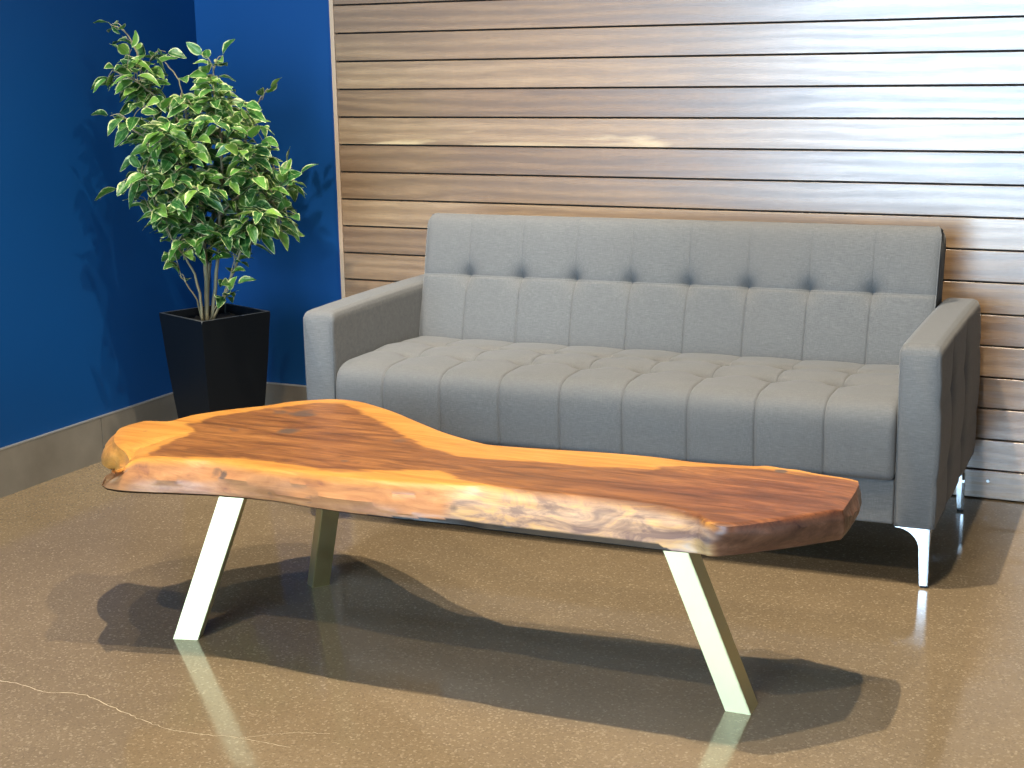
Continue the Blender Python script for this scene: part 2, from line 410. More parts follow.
# buttons pull soft pleats diagonally
h += .004*ontop*np.exp(-((Sg-(sb1+sb2)/2)/.05)**2)
h *= np.clip((Sg-.04)/.02, 0, 1)
h -= .012*(1-ends)*1.0*np.exp(-np.minimum(Xg-X0, X1-Xg)/.008)
h += rng.normal(0, .00012, h.shape)
PX = Xg; PY = np.broadcast_to(py, Xg.shape)+h*ny; PZ = np.broadcast_to(pz, Xg.shape)+h*nz_
P = np.stack([PX, PY, PZ], -1)
side0 = P[:1].copy(); side0[..., 2] = np.minimum(side0[..., 2], .40); side0[..., 1] = np.maximum(side0[..., 1], .04)
side1 = P[-1:].copy(); side1[..., 2] = np.minimum(side1[..., 2], .40); side1[..., 1] = np.maximum(side1[..., 1], .04)
P = np.concatenate([side0, P, side1], 0)
link('seat_cushion', grid_mesh('seat_cushion', P), M_FAB, sofa)

# backrest: local frame t up the face from the seat
b0 = np.array([.512, .40]); b1 = np.array([.612, .822])
up = (b1-b0); BL = np.linalg.norm(up); up /= BL; nb = np.array([-up[1], up[0]])      # nb points to the front
sBtn = (.637-b0[1])/up[1]
pr = catmull([(0, -.03), (.03, -.003), (.10, .003), (sBtn, .0), (BL-.09, .001), (BL-.035, -.003), (BL-.010, -.014), (BL, -.034), (BL-.002, -.07), (BL-.012, -.100), (BL-.05, -.118), (.2, -.13), (0, -.14)], 24)
Lb = np.r_[0, np.cumsum(np.linalg.norm(np.diff(pr, axis=0), axis=1))]
sB = np.interp(sBtn, pr[:100, 0], Lb[:100]); sTop = np.interp(BL-.03, pr[:130, 0], Lb[:130])
sbk = cluster(0, Lb[-1], 120, [sB])
pa, pb = np.interp(sbk, Lb, pr[:, 0]), np.interp(sbk, Lb, pr[:, 1])
ta, tb = np.gradient(pa, sbk), np.gradient(pb, sbk); nl = np.hypot(ta, tb); na, nbb = -tb/nl, ta/nl
Xg, Sg = np.meshgrid(xs, sbk, indexing='ij'); dx, kx = seam_d(Xg)
front = 1/(1+np.exp((Sg-sTop)/.015))
low = (Sg < sB)
h = front*(.0055*(1-np.exp(-(dx/.035)**1.2))*(np.where(low, 1., .55)) - np.where(low, .0032, .0016)*np.exp(-(dx/.002)**2))
h -= front*(.022*np.exp(-(((dx/.022)**2+((Sg-sB)/.024)**2))**.7) + .004*np.exp(-(np.abs(Sg-sB)/.014)) + .0018*np.exp(-((Sg-sB+.004)/.0018)**2))
h -= .006*front*np.exp(-(np.maximum(Sg-sB, 0)/.035))*np.exp(-(dx/.018)**2)*(Sg > sB)
h += rng.normal(0, .0001, h.shape)
A = pa+h*na; B = pb+h*nbb
# rounded upper corners and slight taper upward
tt = np.clip(A/BL, 0, 1); cx = (X0+X1)/2; half = (X1-X0)/2
rc = .035; over = np.clip((A-(BL-rc))/rc, 0, 1); shrink = .002*tt+rc*(1-np.sqrt(np.clip(1-over**2, 0, 1)))*.45-.008*tt*(Xg > cx)
Xn = cx+(Xg-cx)*(1-shrink/half)
edge = np.exp(-np.minimum(Xg-X0, X1-Xg)/.010); B2 = B-.010*edge*front
P = np.stack([Xn, b0[0]+A*up[0]-(-B2)*0-B2*(-nb[0])*1, b0[1]+A*up[1]+B2*nb[1]], -1)
cap = []
for row in (P[0], P[-1]):
    c = row.copy(); cyz = np.array([b0[0]+up[0]*BL*.5+.065, b0[1]+up[1]*BL*.5])
    c[:, 1] += (cyz[0]-c[:, 1])*.10; c[:, 2] += (cyz[1]-c[:, 2])*.04; c[:, 0] += (.006 if row is P[-1] else -.006)
    c2 = c.copy(); c2[:, 1] += (cyz[0]-c2[:, 1])*.97; c2[:, 2] += (cyz[1]-c2[:, 2])*.97
    cap.append((c, c2))
P = np.concatenate([cap[0][1][None], cap[0][0][None], P, cap[1][0][None], cap[1][1][None]], 0)
back = link('backrest', grid_mesh('backrest', P), M_FAB, sofa)
# piping round the side edges of the back
i0 = int(np.searchsorted(sbk, sTop+.12))
for row in (P[2], P[-3]):
    bm = bmesh.new(); tube(bm, [tuple(p) for p in row[4:i0:3]], [.0022]*len(row[4:i0:3]), 6)
    from_bm('piping', bm, M_FAB, back, True)

# armrests
def armrest(xa, xb, tuft):
    """side grid wrapped round the arm: (around, depth) so the outer face can be tufted"""
    y0, y1 = 0., .775; n_y = 90
    r = .016
    sec = [(xa, AB), (xa, AH-r), (xa+r*.3, AH-r*.3), (xa+r, AH), (xb-r, AH), (xb-r*.3, AH-r*.3), (xb, AH-r), (xb, AB)]
    secP = []
    for i, (p, q) in enumerate(zip(sec, sec[1:])):
        n = 34 if abs(p[1]-q[1]) > .1 else (14 if abs(p[0]-q[0]) > .03 else 3)
        for k in range(n): secP.append((p[0]+(q[0]-p[0])*k/n, p[1]+(q[1]-p[1])*k/n))
    secP.append(sec[-1]); secP = np.array(secP)
    n = 10
    bot = np.stack([np.linspace(xb, xa, n), np.full(n, AB)], -1)[1:-1]
    secP = np.concatenate([secP, bot])
    t = np.linspace(0, 1, n_y); ys = y0+(y1-y0)*t
    ys = np.unique(np.r_[ys, y0+np.array([0, .002, .005, .009, .014, .02, .03]), .235+np.array([-.004, -.001, 0, .001, .004]), .49+np.array([-.004, -.001, 0, .001, .004])])
    cx, cz = (xa+xb)/2, (AB+AH)/2
    P = np.zeros((len(secP), len(ys), 3))
    for j, y in enumerate(ys):
        x = secP[:, 0].copy(); z = secP[:, 1].copy()
        d = y-y0; db = y1-y
        # front and rear edges rounded; top corner rolled over
        rf = .010; s = rf-math.sqrt(max(0, rf*rf-(rf-min(d, rf))**2))
        x = cx+(x-cx)*(1-s/(abs(xb-xa)/2)); 
        rt = .030; st = (rt-math.sqrt(max(0, rt*rt-(rt-min(d, rt))**2)))*.75
        rb = .05; sbk_ = (rb-math.sqrt(max(0, rb*rb-(rb-min(db, rb))**2)))
        f = np.clip((z-(AH-.05))/.05, 0, 1)
        z = z-(st+sbk_)*f
        # padding
        puff = .004*math.sin(math.pi*min(1, d/.752))
        z = z+puff*f
        if tuft:
            o = secP[:, 0] > xb-.001
            zz = secP[:, 1]; x0_ = x.copy()
            for yc in (.235, .49):
                x = x-np.where(o, .003*math.exp(-(abs(y-yc)/.002)**2)+.006*math.exp(-(abs(y-yc)/.02)), 0)
                for zc in (.465, .275):
                    x = x-np.where(o, .016*np.exp(-(((y-yc)/.022)**2+((zz-zc)/.03)**2)**.7), 0)
            for zc in (.465, .275): x = x-np.where(o, .004*np.exp(-np.abs(zz-zc)/.018), 0)
            x = x+np.where(o, .006*np.sin(np.pi*np.clip((zz-AB)/(AH-AB), 0, 1)), 0)
            x = x0_+(x-x0_)*np.clip((AH-.02-zz)/.07, 0, 1)
        P[:, j] = np.stack([x, np.full(len(x), y), z], -1)
    P[..., 0] += rng.normal(0, .0001, P.shape[:2])
    me = grid_mesh('armrest', P, wrap_u=True)
    bmm = bmesh.new(); bmm.from_mesh(me)
    bmm.verts.ensure_lookup_table(); m = len(ys); nn = len(secP)
    loops_ = [[bmm.verts[i*m+j] for i in range(nn)] for j in (0, m-1)]
    for j, flip in ((0, False), (m-1, True)):
        loop = loops_[1 if flip else 0]
        if flip: loop = loop[::-1]
        # inner ring then cap, so the flat end shades flat
        cc = Vector((cx, 0, cz)); inner = []
        for q in loop:
            c = q.co.copy(); k = .985
            inner.append(bmm.verts.new((cc.x+(c.x-cc.x)*.97, c.y+(-.0008 if j == 0 else .0008), cc.z+(c.z-cc.z)*.993)))
        for i in range(nn):
            bmm.faces.new((loop[i], loop[(i+1) % nn], inner[(i+1) % nn], inner[i]))
        # strip-fill the end
        bmm.faces.new(inner)
    bmesh.ops.recalc_face_normals(bmm, faces=bmm.faces[:])
    bmm.to_mesh(me); bmm.free()
    arm = link('armrest', me, M_FAB, sofa)
    # welt along both front verticals and over the top edges
    for sx_, sg in ((xa, 1), (xb, -1)):
        pts = [(sx_+sg*.004, .0030, AB+.004), (sx_+sg*.004, .0028, AH-.06), (sx_+sg*.004, .004, AH-.030), (sx_+sg*.0055, .012, AH-.0150)]
        pts += [(sx_+sg*.0062, y, AH-.0062+.004*math.sin(math.pi*y/.752)) for y in np.linspace(.04, .68, 12)]
        bm = bmesh.new(); tube(bm, pts, [.0018]*len(pts), 6)
        from_bm('piping', bm, M_FAB, arm, True)
    return arm
armrest(0, AW, False); armrest(S-AW, S, True)
# frame under the cushions
bm = bmesh.new(); add_box(bm, (AW+.001, .006, AB+.002), (S-AW-.001, .74, .270)); bevel_all(bm, .006, 3)
add_box(bm, (AW+.001, .565, .272), (S-AW-.001, .72, .42))
from_bm('frame', bm, M_FAB, sofa)
# legs
def leg(x, y, sx_, sy_):
    """cast chrome leg: vertical L-angle that flares into a top flange along both directions"""
    H = AB; bm = bmesh.new()
    def wing(ax, sgn):
        out = [(0, 0), (.020, 0), (.024, H*.55)]
        for k in range(9):
            a = k/8*math.pi/2; out.append((.024+.056*(1-math.cos(a)), H*.60+(H*.36)*math.sin(a)))
        out += [(.085, H-.004), (.085, H), (0, H)]
        th = .0075; vs = []
        for off in (0, th):
            r = []
            for p, z in out:
                if ax == 'x': r.append(bm.verts.new((x+sgn*p*1., y+sy_*off, z)))
                else: r.append(bm.verts.new((x+sx_*off, y+sgn*p*1., z)))
            vs.append(r)
        bm.faces.new(vs[0]); bm.faces.new(vs[1][::-1])
        nn = len(out)
        for i in range(nn): bm.faces.new((vs[0][i], vs[1][i], vs[1][(i+1) % nn], vs[0][(i+1) % nn]))
    wing('x', sx_); wing('y', sy_)
    bmesh.ops.recalc_face_normals(bm, faces=bm.faces[:])
    bmesh.ops.bevel(bm, geom=[e for e in bm.edges if e.calc_face_angle(0) > .8], offset=.0015, segments=2, affect='EDGES')
    # local z: lift 6 mm for the pad
    for v in bm.verts: v.co.z = .006+v.co.z*(H-.006)/H
    o = from_bm('leg', bm, M_CHROME, sofa)
    bm = bmesh.new(); bmesh.ops.create_cone(bm, cap_ends=True, segments=16, radius1=.009, radius2=.009, depth=.006, matrix=Matrix.Translation((x+sx_*.010, y+sy_*.010, .003)))
    from_bm('foot_pad', bm, M_FOOT, o)
leg(S-.012, .012, -1, 1); leg(.012, .012, 1, 1); leg(S-.012, .705, -1, -1); leg(.012, .705, 1, -1)

# ------------------------------------------------------------------ live edge table
TZ, TB = .44, .372
table = empty('coffee_table', (1.3, -1.65, 0))
tag(table, 'live edge wood slab coffee table on slanted brass legs in front of the sofa', 'coffee table')
TL = np.array([1.3, -1.65, 0])
def sv(px, z): return np.array([onz(x, y, z)[:2] for x, y in px])
back_px = [(143.8, 422), (168, 423), (182.8, 420.6), (194, 417), (210.6, 413.7), (240, 409.5), (270, 406.2), (288.5, 403), (307, 401.2), (335, 400), (357, 401.8), (374, 406), (396, 413.3), (418.4, 422.8), (440.7, 432), (459, 438), (478.7, 443.3), (493.7, 446), (547.4, 450), (611.9, 454.3), (659, 458.6), (695, 463), (751, 466.4), (766.8, 466.2), (784.8, 469), (798, 470.4), (816, 474.3), (841, 478.2), (858, 480.8)]
front_top_px = [(112, 466), (119.7, 461.5), (130, 460), (145.7, 460), (182.8, 461.5), (220, 462.5), (270, 471), (307, 474.4), (344, 479), (400, 483.7), (459, 486.5), (483, 487), (500, 488.5), (547.4, 494.4), (601, 499.8), (659, 507.5), (695, 516), (708, 523.5), (727.5, 527), (748.8, 525), (793.8, 518.5), (843, 510)]
front_bot_px = [(102, 484), (105.5, 487.6), (112, 489.6), (130, 491.8), (179, 493.8), (220, 496), (275.5, 501.5), (307, 507), (344, 512.5), (400, 519.5), (459, 525.5), (483, 529.5), (500, 531.5), (547.4, 537.4), (601, 543.5), (655, 550), (697, 554), (710.6, 556.7), (728.6, 555.8), (762, 552), (807, 545.7), (841, 540)]
left_top_px = [(112, 466), (114, 465.5), (119, 463), (125, 460), (129, 454.5), (126, 451), (119, 448), (114.5, 443), (115, 436), (122, 428.5), (143.8, 422)]
left_bot_px = [(102, 484), (101.5, 480), (105, 474), (110.5, 468), (114.5, 464.8), (113, 464.4), (107, 463.6), (102.5, 460.5), (101, 455), (105, 449), (121, 440)]
right_top_px = [(843, 510), (850, 500), (855, 492), (858.5, 485), (858, 480.8)]
right_bot_px = [(841, 540), (846, 534), (851, 527), (855.5, 519), (857, 509)]
NU, NV = 300, 84
def curve(px, z, n): return resample(catmull(sv(px, z), 14), n)
def even(Pt, Pb, n):   # sample both rims with the same parameter
    Pt, Pb = catmull(Pt, 14), catmull(Pb, 14)
    d = np.r_[0, np.cumsum(np.linalg.norm(np.diff(Pt, axis=0), axis=1))]+1e-9*np.arange(len(Pt)); t = np.linspace(0, d[-1], n)
    f = lambda P: np.stack([np.interp(t, d, P[:, k]) for k in range(2)], -1)
    return f(Pt), f(Pb)
ft_, fb_ = even(sv(front_top_px, TZ-.004), sv(front_bot_px, TB), NU)
bt_ = curve(back_px, TZ-.002, NU); bb_ = bt_+np.array([0, .004])
lt_, lb_ = even(sv(left_top_px, TZ-.006), sv(left_bot_px, TB+.012), NV)
rt_, rb_ = even(sv(right_top_px, TZ-.004), sv(right_bot_px, TB), NV)
bb_[0] = lb_[-1]; lb_[0] = fb_[0]
w = np.linspace(1, 0, 40)[:, None]**2; bb_[:40] = bb_[:40]*(1-w)+(bt_[:40]+(lb_[-1]-bt_[0]))*w
w = np.linspace(0, 1, 30)[:, None]**2; bb_[-30:] = bb_[-30:]*(1-w)+(bt_[-30:]+(rb_[-1]-bt_[-1]))*w
def coons(f, b, l, r):
    u = np.linspace(0, 1, NU)[:, None, None]; v = np.linspace(0, 1, NV)[None, :, None]
    S1 = (1-v)*f[:, None]+v*b[:, None]; S2 = (1-u)*l[None]+u*r[None]
    S3 = (1-u)*(1-v)*f[0]+u*(1-v)*f[-1]+(1-u)*v*b[0]+u*v*b[-1]
    return S1+S2-S3
top = coons(ft_, bt_, lt_, rt_); bot = coons(fb_, bb_, lb_, rb_)
# rim loop (counter-clockwise seen from above: front -> right -> back -> left)
def rim(f, b, l, r): return np.concatenate([f[:-1], r[:-1], b[::-1][:-1], l[::-1][:-1]])
RT, RB = rim(ft_, bt_, lt_, rt_), rim(fb_, bb_, lb_, rb_); nR = len(RT)
def smooth_noise(n, per, amp):
    k = max(4, n//per); c = rng.normal(0, 1, k); x = np.linspace(0, k, n, endpoint=False)
    i = np.floor(x).astype(int); f = x-i; f = f*f*(3-2*f); return amp*(c[i % k]*(1-f)+c[(i+1) % k]*f)
levels = np.array([0, .06, .14, .25, .4, .55, .7, .80, .85, .89, .93, .97, 1.])
ctr_dir = RT-np.roll(RT, 1, 0); nrm = np.stack([ctr_dir[:, 1], -ctr_dir[:, 0]], -1)
ctr_dir = np.roll(RT, -6, 0)-np.roll(RT, 6, 0); nrm = np.stack([ctr_dir[:, 1], -ctr_dir[:, 0]], -1); nrm /= np.linalg.norm(nrm, axis=1)[:, None]+1e-9
iF, iR, iB = NU-1, NU-1+NV-1, 2*(NU-1)+NV-1
isfront = np.zeros(nR); isfront[:iF] = 1
lv = []
for k, t in enumerate(levels):
    xy = RT*(1-t)+RB*t
    # rounded shoulder near the top, slight bulge mid-way, tucked in at the very bottom
    nk = np.exp(-(np.linalg.norm(RT-np.array(onz(118, 458, TZ)[:2]), axis=1)/.035)**2); bulge = .009*math.sin(math.pi*t)*(1-1.6*nk)
    lump = (1-nk)*smooth_noise(nR, 14, .0022)*math.sin(math.pi*min(1, t*1.1)) + smooth_noise(nR, 5, .0007)*math.sin(math.pi*t)
    xy = xy+nrm*(bulge+lump-(.002 if t == 1. else 0))[:, None]
    z = TZ-.004-(TZ-.004-TB)*t
    lv.append(np.concatenate([xy, np.full((nR, 1), z)], 1))
lv = np.array(lv)
# knots and hollows pushed into the front edge: (photo x, photo y, radius)
# build mesh: top grid + side + bottom grid, shared along the rims
verts = []; faces = []
zt = np.full((NU, NV), TZ)
e_u = np.minimum(np.arange(NU), NU-1-np.arange(NU))[:, None]/6.; e_v = np.minimum(np.arange(NV), NV-1-np.arange(NV))[None]/2.5
zt -= .004*np.clip(1-np.minimum(e_u, e_v), 0, 1)**2
X, Y = top[..., 0], top[..., 1]
zt += .0006*np.sin(X*9+Y*5)
# dip where the upper lobe meets the slab (left end)
lobe = np.array(onz(150, 440, TZ)[:2])
crease = sv([(119, 461), (129, 452), (134.5, 445.6), (151, 442), (173, 436), (194, 432.5)], TZ)
flat = top.reshape(-1, 2); dd_ = np.full(len(flat), 9.); tt2 = np.zeros(len(flat))
for i in range(len(crease)-1):
    e = crease[i+1]-crease[i]; t = np.clip(((flat-crease[i])@e)/(e@e), 0, 1); d = np.linalg.norm(flat-crease[i]-t[:, None]*e, axis=1)
    m = d < dd_; dd_[m] = d[m]; tt2[m] = (i+t[m])/(len(crease)-1)
zt -= ((1-tt2)**1.2*.024*np.exp(-(dd_/(.012+.012*(1-tt2)))**1.3)).reshape(NU, NV)
base = np.concatenate([top, zt[..., None]], -1).reshape(-1, 3); verts = list(map(tuple, base))
idx = np.arange(NU*NV).reshape(NU, NV)
for i in range(NU-1):
    for j in range(NV-1): faces.append((idx[i, j], idx[i+1, j], idx[i+1, j+1], idx[i, j+1]))
loop = np.concatenate([idx[:-1, 0], idx[-1, :-1], idx[::-1, -1][:-1], idx[0, ::-1][:-1]])
zr = base[loop, 2]
for k, t in enumerate(levels): lv[k, :, 2] = zr*(1-t)+TB*t-(.004*(1-t) if 0 < t < .3 else 0)
prev = loop; ntop = len(verts)
for k in range(1, len(levels)):
    st = len(verts); verts += list(map(tuple, lv[k])); cur = np.arange(st, st+nR)
    for i in range(nR):
        j = (i+1) % nR; faces.append((prev[i], cur[i], cur[j], prev[j]))
    prev = cur
st = len(verts); bz = np.concatenate([bot, np.full((NU, NV, 1), TB)], -1); 
verts += list(map(tuple, bz.reshape(-1, 3))); bidx = st+idx
_bl = np.concatenate([idx[:-1, 0], idx[-1, :-1], idx[::-1, -1][:-1], idx[0, ::-1][:-1]])
for _k, _i in enumerate(_bl): verts[st+_i] = tuple(lv[-1][_k])
for i in range(NU-1):
    for j in range(NV-1): faces.append((bidx[i, j], bidx[i, j+1], bidx[i+1, j+1], bidx[i+1, j]))
bloop = np.concatenate([bidx[:-1, 0], bidx[-1, :-1], bidx[::-1, -1][:-1], bidx[0, ::-1][:-1]])
for i in range(nR):
    j = (i+1) % nR; faces.append((prev[i], bloop[i], bloop[j], prev[j]))
V = np.array(verts)-TL
me = bpy.data.meshes.new('tabletop'); me.from_pydata(V.tolist(), [], [tuple(int(q) for q in f) for f in faces])
# colour zones of the wood, as attributes in table coordinates
VW = np.array(verts); xy = VW[:, :2]
def poly_sd(px, z, soft):
    P = sv(px, z); n = len(P); inside = np.zeros(len(xy), bool); d = np.full(len(xy), 9.)
    for i in range(n):
        a, b = P[i], P[(i+1) % n]; e = b-a; w_ = xy-a
        t = np.clip((w_@e)/(e@e), 0, 1); d = np.minimum(d, np.linalg.norm(w_-t[:, None]*e, axis=1))
        c = ((a[1] > xy[:, 1]) != (b[1] > xy[:, 1])) & (xy[:, 0] < (b[0]-a[0])*(xy[:, 1]-a[1])/(b[1]-a[1]+1e-12)+a[0])
        inside ^= c
    return np.clip(.5+np.where(inside, d, -d)/soft, 0, 1)
heart = poly_sd([(146, 456), (160, 447), (196, 432), (188, 424), (215, 416), (270, 408), (320, 403), (345, 404), (375, 419), (412, 440), (425, 447), (460, 456), (520, 460), (580, 465), (640, 469), (700, 467), (760, 468), (800, 474), (862, 482), (850, 515), (780, 522), (730, 530), (700, 518), (660, 508), (600, 500), (520, 490), (490, 484), (460, 478), (440, 470), (370, 471), (320, 470), (290, 464), (240, 458), (190, 457)], TZ, .055)
red = poly_sd([(600, 486), (660, 478), (720, 470), (780, 467), (900, 470), (900, 560), (700, 560), (690, 520), (640, 500)], TZ, .25)
sideidx = np.arange(len(VW)) >= ntop
lvl = np.clip((TZ-.004-VW[:, 2])/(TZ-.004-TB), 0, 1)
edge = np.clip((lvl-.02)/.15, 0, 1)*sideidx
def near(px, py, z, r):
    # blob on the slab near a surveyed point
    p = onz(px, py, z); return np.clip(1.4-np.sqrt((xy[:, 0]-p[0])**2+(xy[:, 1]-p[1])**2+(VW[:, 2]-z)**2)/(r*.8), 0, 1)
xw = VW[:, 0]
xa, xb = onz(446, 500, .41)[0], onz(712, 540, .41)[0]
lb = onz(135, 445, TZ); edge = edge*(1-np.clip((lb[0]+.03-xw)/.04, 0, 1)*np.clip((xy[:, 1]-onz(112, 466, TZ-.03)[1]+.004)/.012, 0, 1))
pale = np.clip((xw-xa)/.03, 0, 1)*np.clip((xb-xw)/.02+.5, 0, 1)
redE = np.where(sideidx, np.clip((xw-xb)/.02+.5, 0, 1), red)
dark = np.zeros(len(VW))
for px, py, z, r, s in ((214, 470, .425, .024, 1.0), (223, 475, .415, .018, 1.0), (118, 478, .40, .016, 1.0), (172, 475, .40, .012, .7), (232, 430, TZ, .05, .55), (288, 431, TZ, .05, .85), (305, 413, TZ, .07, .7), (278, 412, TZ, .05, .6), (345, 461, TZ, .02, .6), (215, 428, TZ, .05, .6), (781, 471, TZ, .018, 1.2), (857, 500, .41, .035, 1.), (360, 440, TZ, .05, .45), (400, 441, TZ, .05, .5), (270, 496, .385, .02, .7), (308, 500, .39, .025, .6), (452, 505, .41, .022, 1.), (560, 515, .39, .03, .6), (605, 520, .40, .025, .7), (690, 530, .41, .02, .6), (640, 520, .41, .02, .5), (560, 500, .43, .02, .4), (130, 428, .435, .02, .4), (145, 431, .44, .015, .6), (700, 480, TZ, .08, .4), (820, 490, TZ, .07, .4)):
    dark = np.maximum(dark, near(px, py, z, r)*s*.75)
x1, x2 = onz(350, 512, TB)[0], onz(660, 548, TB)[0]
isf = np.zeros(len(VW)); 
for k in range(1, len(levels)): s0 = ntop+(k-1)*nR; isf[s0:s0+iF] = 1
low_band = isf*np.clip((xw-x1)/.25, 0, 1)*np.clip((x2+.03-xw)/.03, 0, 1); low_band = (low_band > 0)*(lvl > 1-.17*np.minimum(low_band, 1))*(low_band > .05)*1.  # near-black band along the lower front edge
for k, a in dict(heart=heart, red=redE, edge=edge, pale=pale, dark=dark, low_band=low_band).items():
    at = me.attributes.new(k, 'FLOAT', 'POINT'); at.data.foreach_set('value', a.astype(np.float32))
tt_ = link('tabletop', me, M_SLAB, table); me.set_sharp_from_angle(angle=.7)

# brass legs, flat bars leaning outwards
def bar(foot, lean, wid, dep, yaw):
    """foot centre (world), lean per metre of height towards the slab"""
    bm = bmesh.new(); Ht = TB+.002
    a = np.array([math.cos(yaw), math.sin(yaw)]); b = np.array([-math.sin(yaw), math.cos(yaw)])
    v = []
    for z in (0, Ht):
        c = np.array(foot)+np.array(lean)*z
        for s, t in ((-1, -1), (1, -1), (1, 1), (-1, 1)):
            p = c+a*s*wid/2+b*t*dep/2; v.append(bm.verts.new((p[0]-TL[0], p[1]-TL[1], z)))
    bm.faces.new(v[:4][::-1]); bm.faces.new(v[4:])
    for i in range(4): bm.faces.new((v[i], v[(i+1) % 4], v[4+(i+1) % 4], v[4+i]))
    bmesh.ops.bevel(bm, geom=[e for e in bm.edges if abs(e.verts[0].co.z-e.verts[1].co.z) > .1], offset=.0015, segments=2, affect='EDGES')
    o = from_bm('leg', bm, M_BRASS, table)
    # mounting plate under the slab
    c = np.array(foot)+np.array(lean)*TB-TL[:2]
    bm = bmesh.new(); add_box(bm, (c[0]-.05, c[1]-.04, TB-.005), (c[0]+.05, c[1]+.04, TB-.0005)); bevel_all(bm, .001, 1)
    from_bm('mounting_plate', bm, M_BRASS, o)
bar((.679, -1.796), (.313, .20), .059, .040, .30)
bar((.764, -1.378), (.313, -.20), .046, .040, .92)
bar((1.963, -1.665), (-.415, 0.), .053, .060, .04)

# ------------------------------------------------------------------ potted ficus in the corner
RIM = .5
c_l, c_n, c_r = [onz(*p, RIM)[:2] for p in ((159, 313), (205, 321), (270, 311))]
ctr = (c_l+c_r)/2; ax = (c_r-c_n); side = (np.linalg.norm(ax)+np.linalg.norm(c_l-c_n))/2*1.05; yaw = math.atan2(ax[1], ax[0])
pot = empty('potted_ficus', (ctr[0], ctr[1], 0), yaw)
tag(pot, 'variegated leafy ficus in a tall tapered black square planter in the blue corner', 'potted plant')
def sq(h, z, r=.004):
    p = []
    for sx_, sy_ in ((-1, -1), (1, -1), (1, 1), (-1, 1)):
        p.append((sx_*h, sy_*h, z))
    return p
bm = bmesh.new(); hb = side/2
prof_ = [(0, .63), (.03, .645), (.12, .75), (.25, .85), (.36, .92), (.44, .96), (.5, 1.0)]
prof_ = catmull(prof_, 4)
rings = [[bm.verts.new(p) for p in sq(hb*k, z)] for z, k in prof_]
rings += [[bm.verts.new(p) for p in sq(hb-.010, RIM)], [bm.verts.new(p) for p in sq(hb-.016, RIM-.02)], [bm.verts.new(p) for p in sq(hb*.86, RIM-.08)]]
for r0, r1 in zip(rings, rings[1:]):
    for k in range(4): bm.faces.new((r0[k], r0[(k+1) % 4], r1[(k+1) % 4], r1[k]))
bm.faces.new(rings[0][::-1])
vert_edges = [e for e in bm.edges if abs(e.verts[0].co.z-e.verts[1].co.z) > .005 and e.verts[0].co.length > hb*.9 and all(abs(abs(v.co.x)-abs(v.co.y)) < 1e-4 for v in e.verts) and max(abs(e.verts[0].co.x), abs(e.verts[1].co.x)) > hb*.6]
res = bmesh.ops.bevel(bm, geom=vert_edges, offset=.0035, segments=2, affect='EDGES')
for f in res['faces']: f.material_index = 1
for f in bm.faces:
    if abs(f.normal.z) > .9 and f.calc_center_median().z > RIM-.001: f.material_index = 1
pl = from_bm('planter', bm, [M_POT, M_POTEDGE], pot, False)
bm = bmesh.new(); N = 18
gv = [[bm.verts.new(((i/N-.5)*2*hb*.88, (j/N-.5)*2*hb*.88, RIM-.035+.012*random.random())) for j in range(N+1)] for i in range(N+1)]
for i in range(N):
    for j in range(N): bm.faces.new((gv[i][j], gv[i+1][j], gv[i+1][j+1], gv[i][j+1]))
from_bm('soil', bm, M_SOIL, pot, True)

fwd = np.array([F_[0], F_[1], 0.]); fwd /= np.linalg.norm(fwd)
PC = np.array([ctr[0], ctr[1], 0])
def at(x, y, dep=0.):          # survey a point of the plant at a chosen distance behind/before the planter's axis
    d = ray(x, y); t = ((PC-CAM)@fwd+dep)/(d@fwd); return CAM+d*t
cz, sz = math.cos(-yaw), math.sin(-yaw)
def tolocal(p): q = np.array(p)-PC; return np.array([q[0]*cz-q[1]*sz, q[0]*sz+q[1]*cz, q[2]])
stems = [  # (points (x,y,depth), start radius)
    ([(207, 322, 0), (206, 270, 0), (202, 220, .01), (198, 180, .02), (190, 150, .03), (178, 120, .05), (165, 104, .04), (150, 92, .03)], .0085),
    ([(211, 322, .02), (218, 260, .03), (220, 200, .04), (222, 150, .02), (216, 110, 0), (213, 88, -.01), (214, 66, 0)], .0065),
    ([(203, 322, -.02), (198, 285, -.05), (187, 260, -.08), (168, 232, -.12), (150, 210, -.14)], .005),
    ([(213, 320, 0), (232, 275, -.03), (245, 240, -.06), (262, 212, -.08), (285, 190, -.1), (298, 172, -.10)], .005),
    ([(206, 322, .03), (212, 240, .08), (228, 190, .12), (243, 150, .14), (252, 115, .12), (262, 96, .1)], .006),
    ([(150, 92, .03), (141, 80, .02), (138, 55, 0), (126, 33, 0), (110, 24, 0)], .0032),
    ([(165, 104, .04), (148, 90, -.02), (130, 78, -.06), (112, 70, -.08)], .003),
    ([(202, 230, .0), (185, 205, -.08), (160, 185, -.12), (132, 178, -.14)], .0035),
    ([(200, 200, .02), (180, 165, -.05), (150, 140, -.1), (118, 122, -.12)], .0035),
    ([(220, 215, .03), (245, 190, .0), (270, 170, -.04), (292, 168, -.06)], .0035),
    ([(220, 240, .03), (245, 225, -.06), (275, 218, -.1), (296, 225, -.1)], .003),
    ([(203, 322, .01), (197, 300, -.05), (186, 283, -.09), (180, 275, -.1)], .003),
    ([(210, 320, -.01), (219, 303, -.06), (228, 290, -.09)], .0025),
    ([(190, 150, .03), (185, 110, .0), (178, 80, -.02), (165, 62, -.03)], .003),
]
bm = bmesh.new(); nodes = []
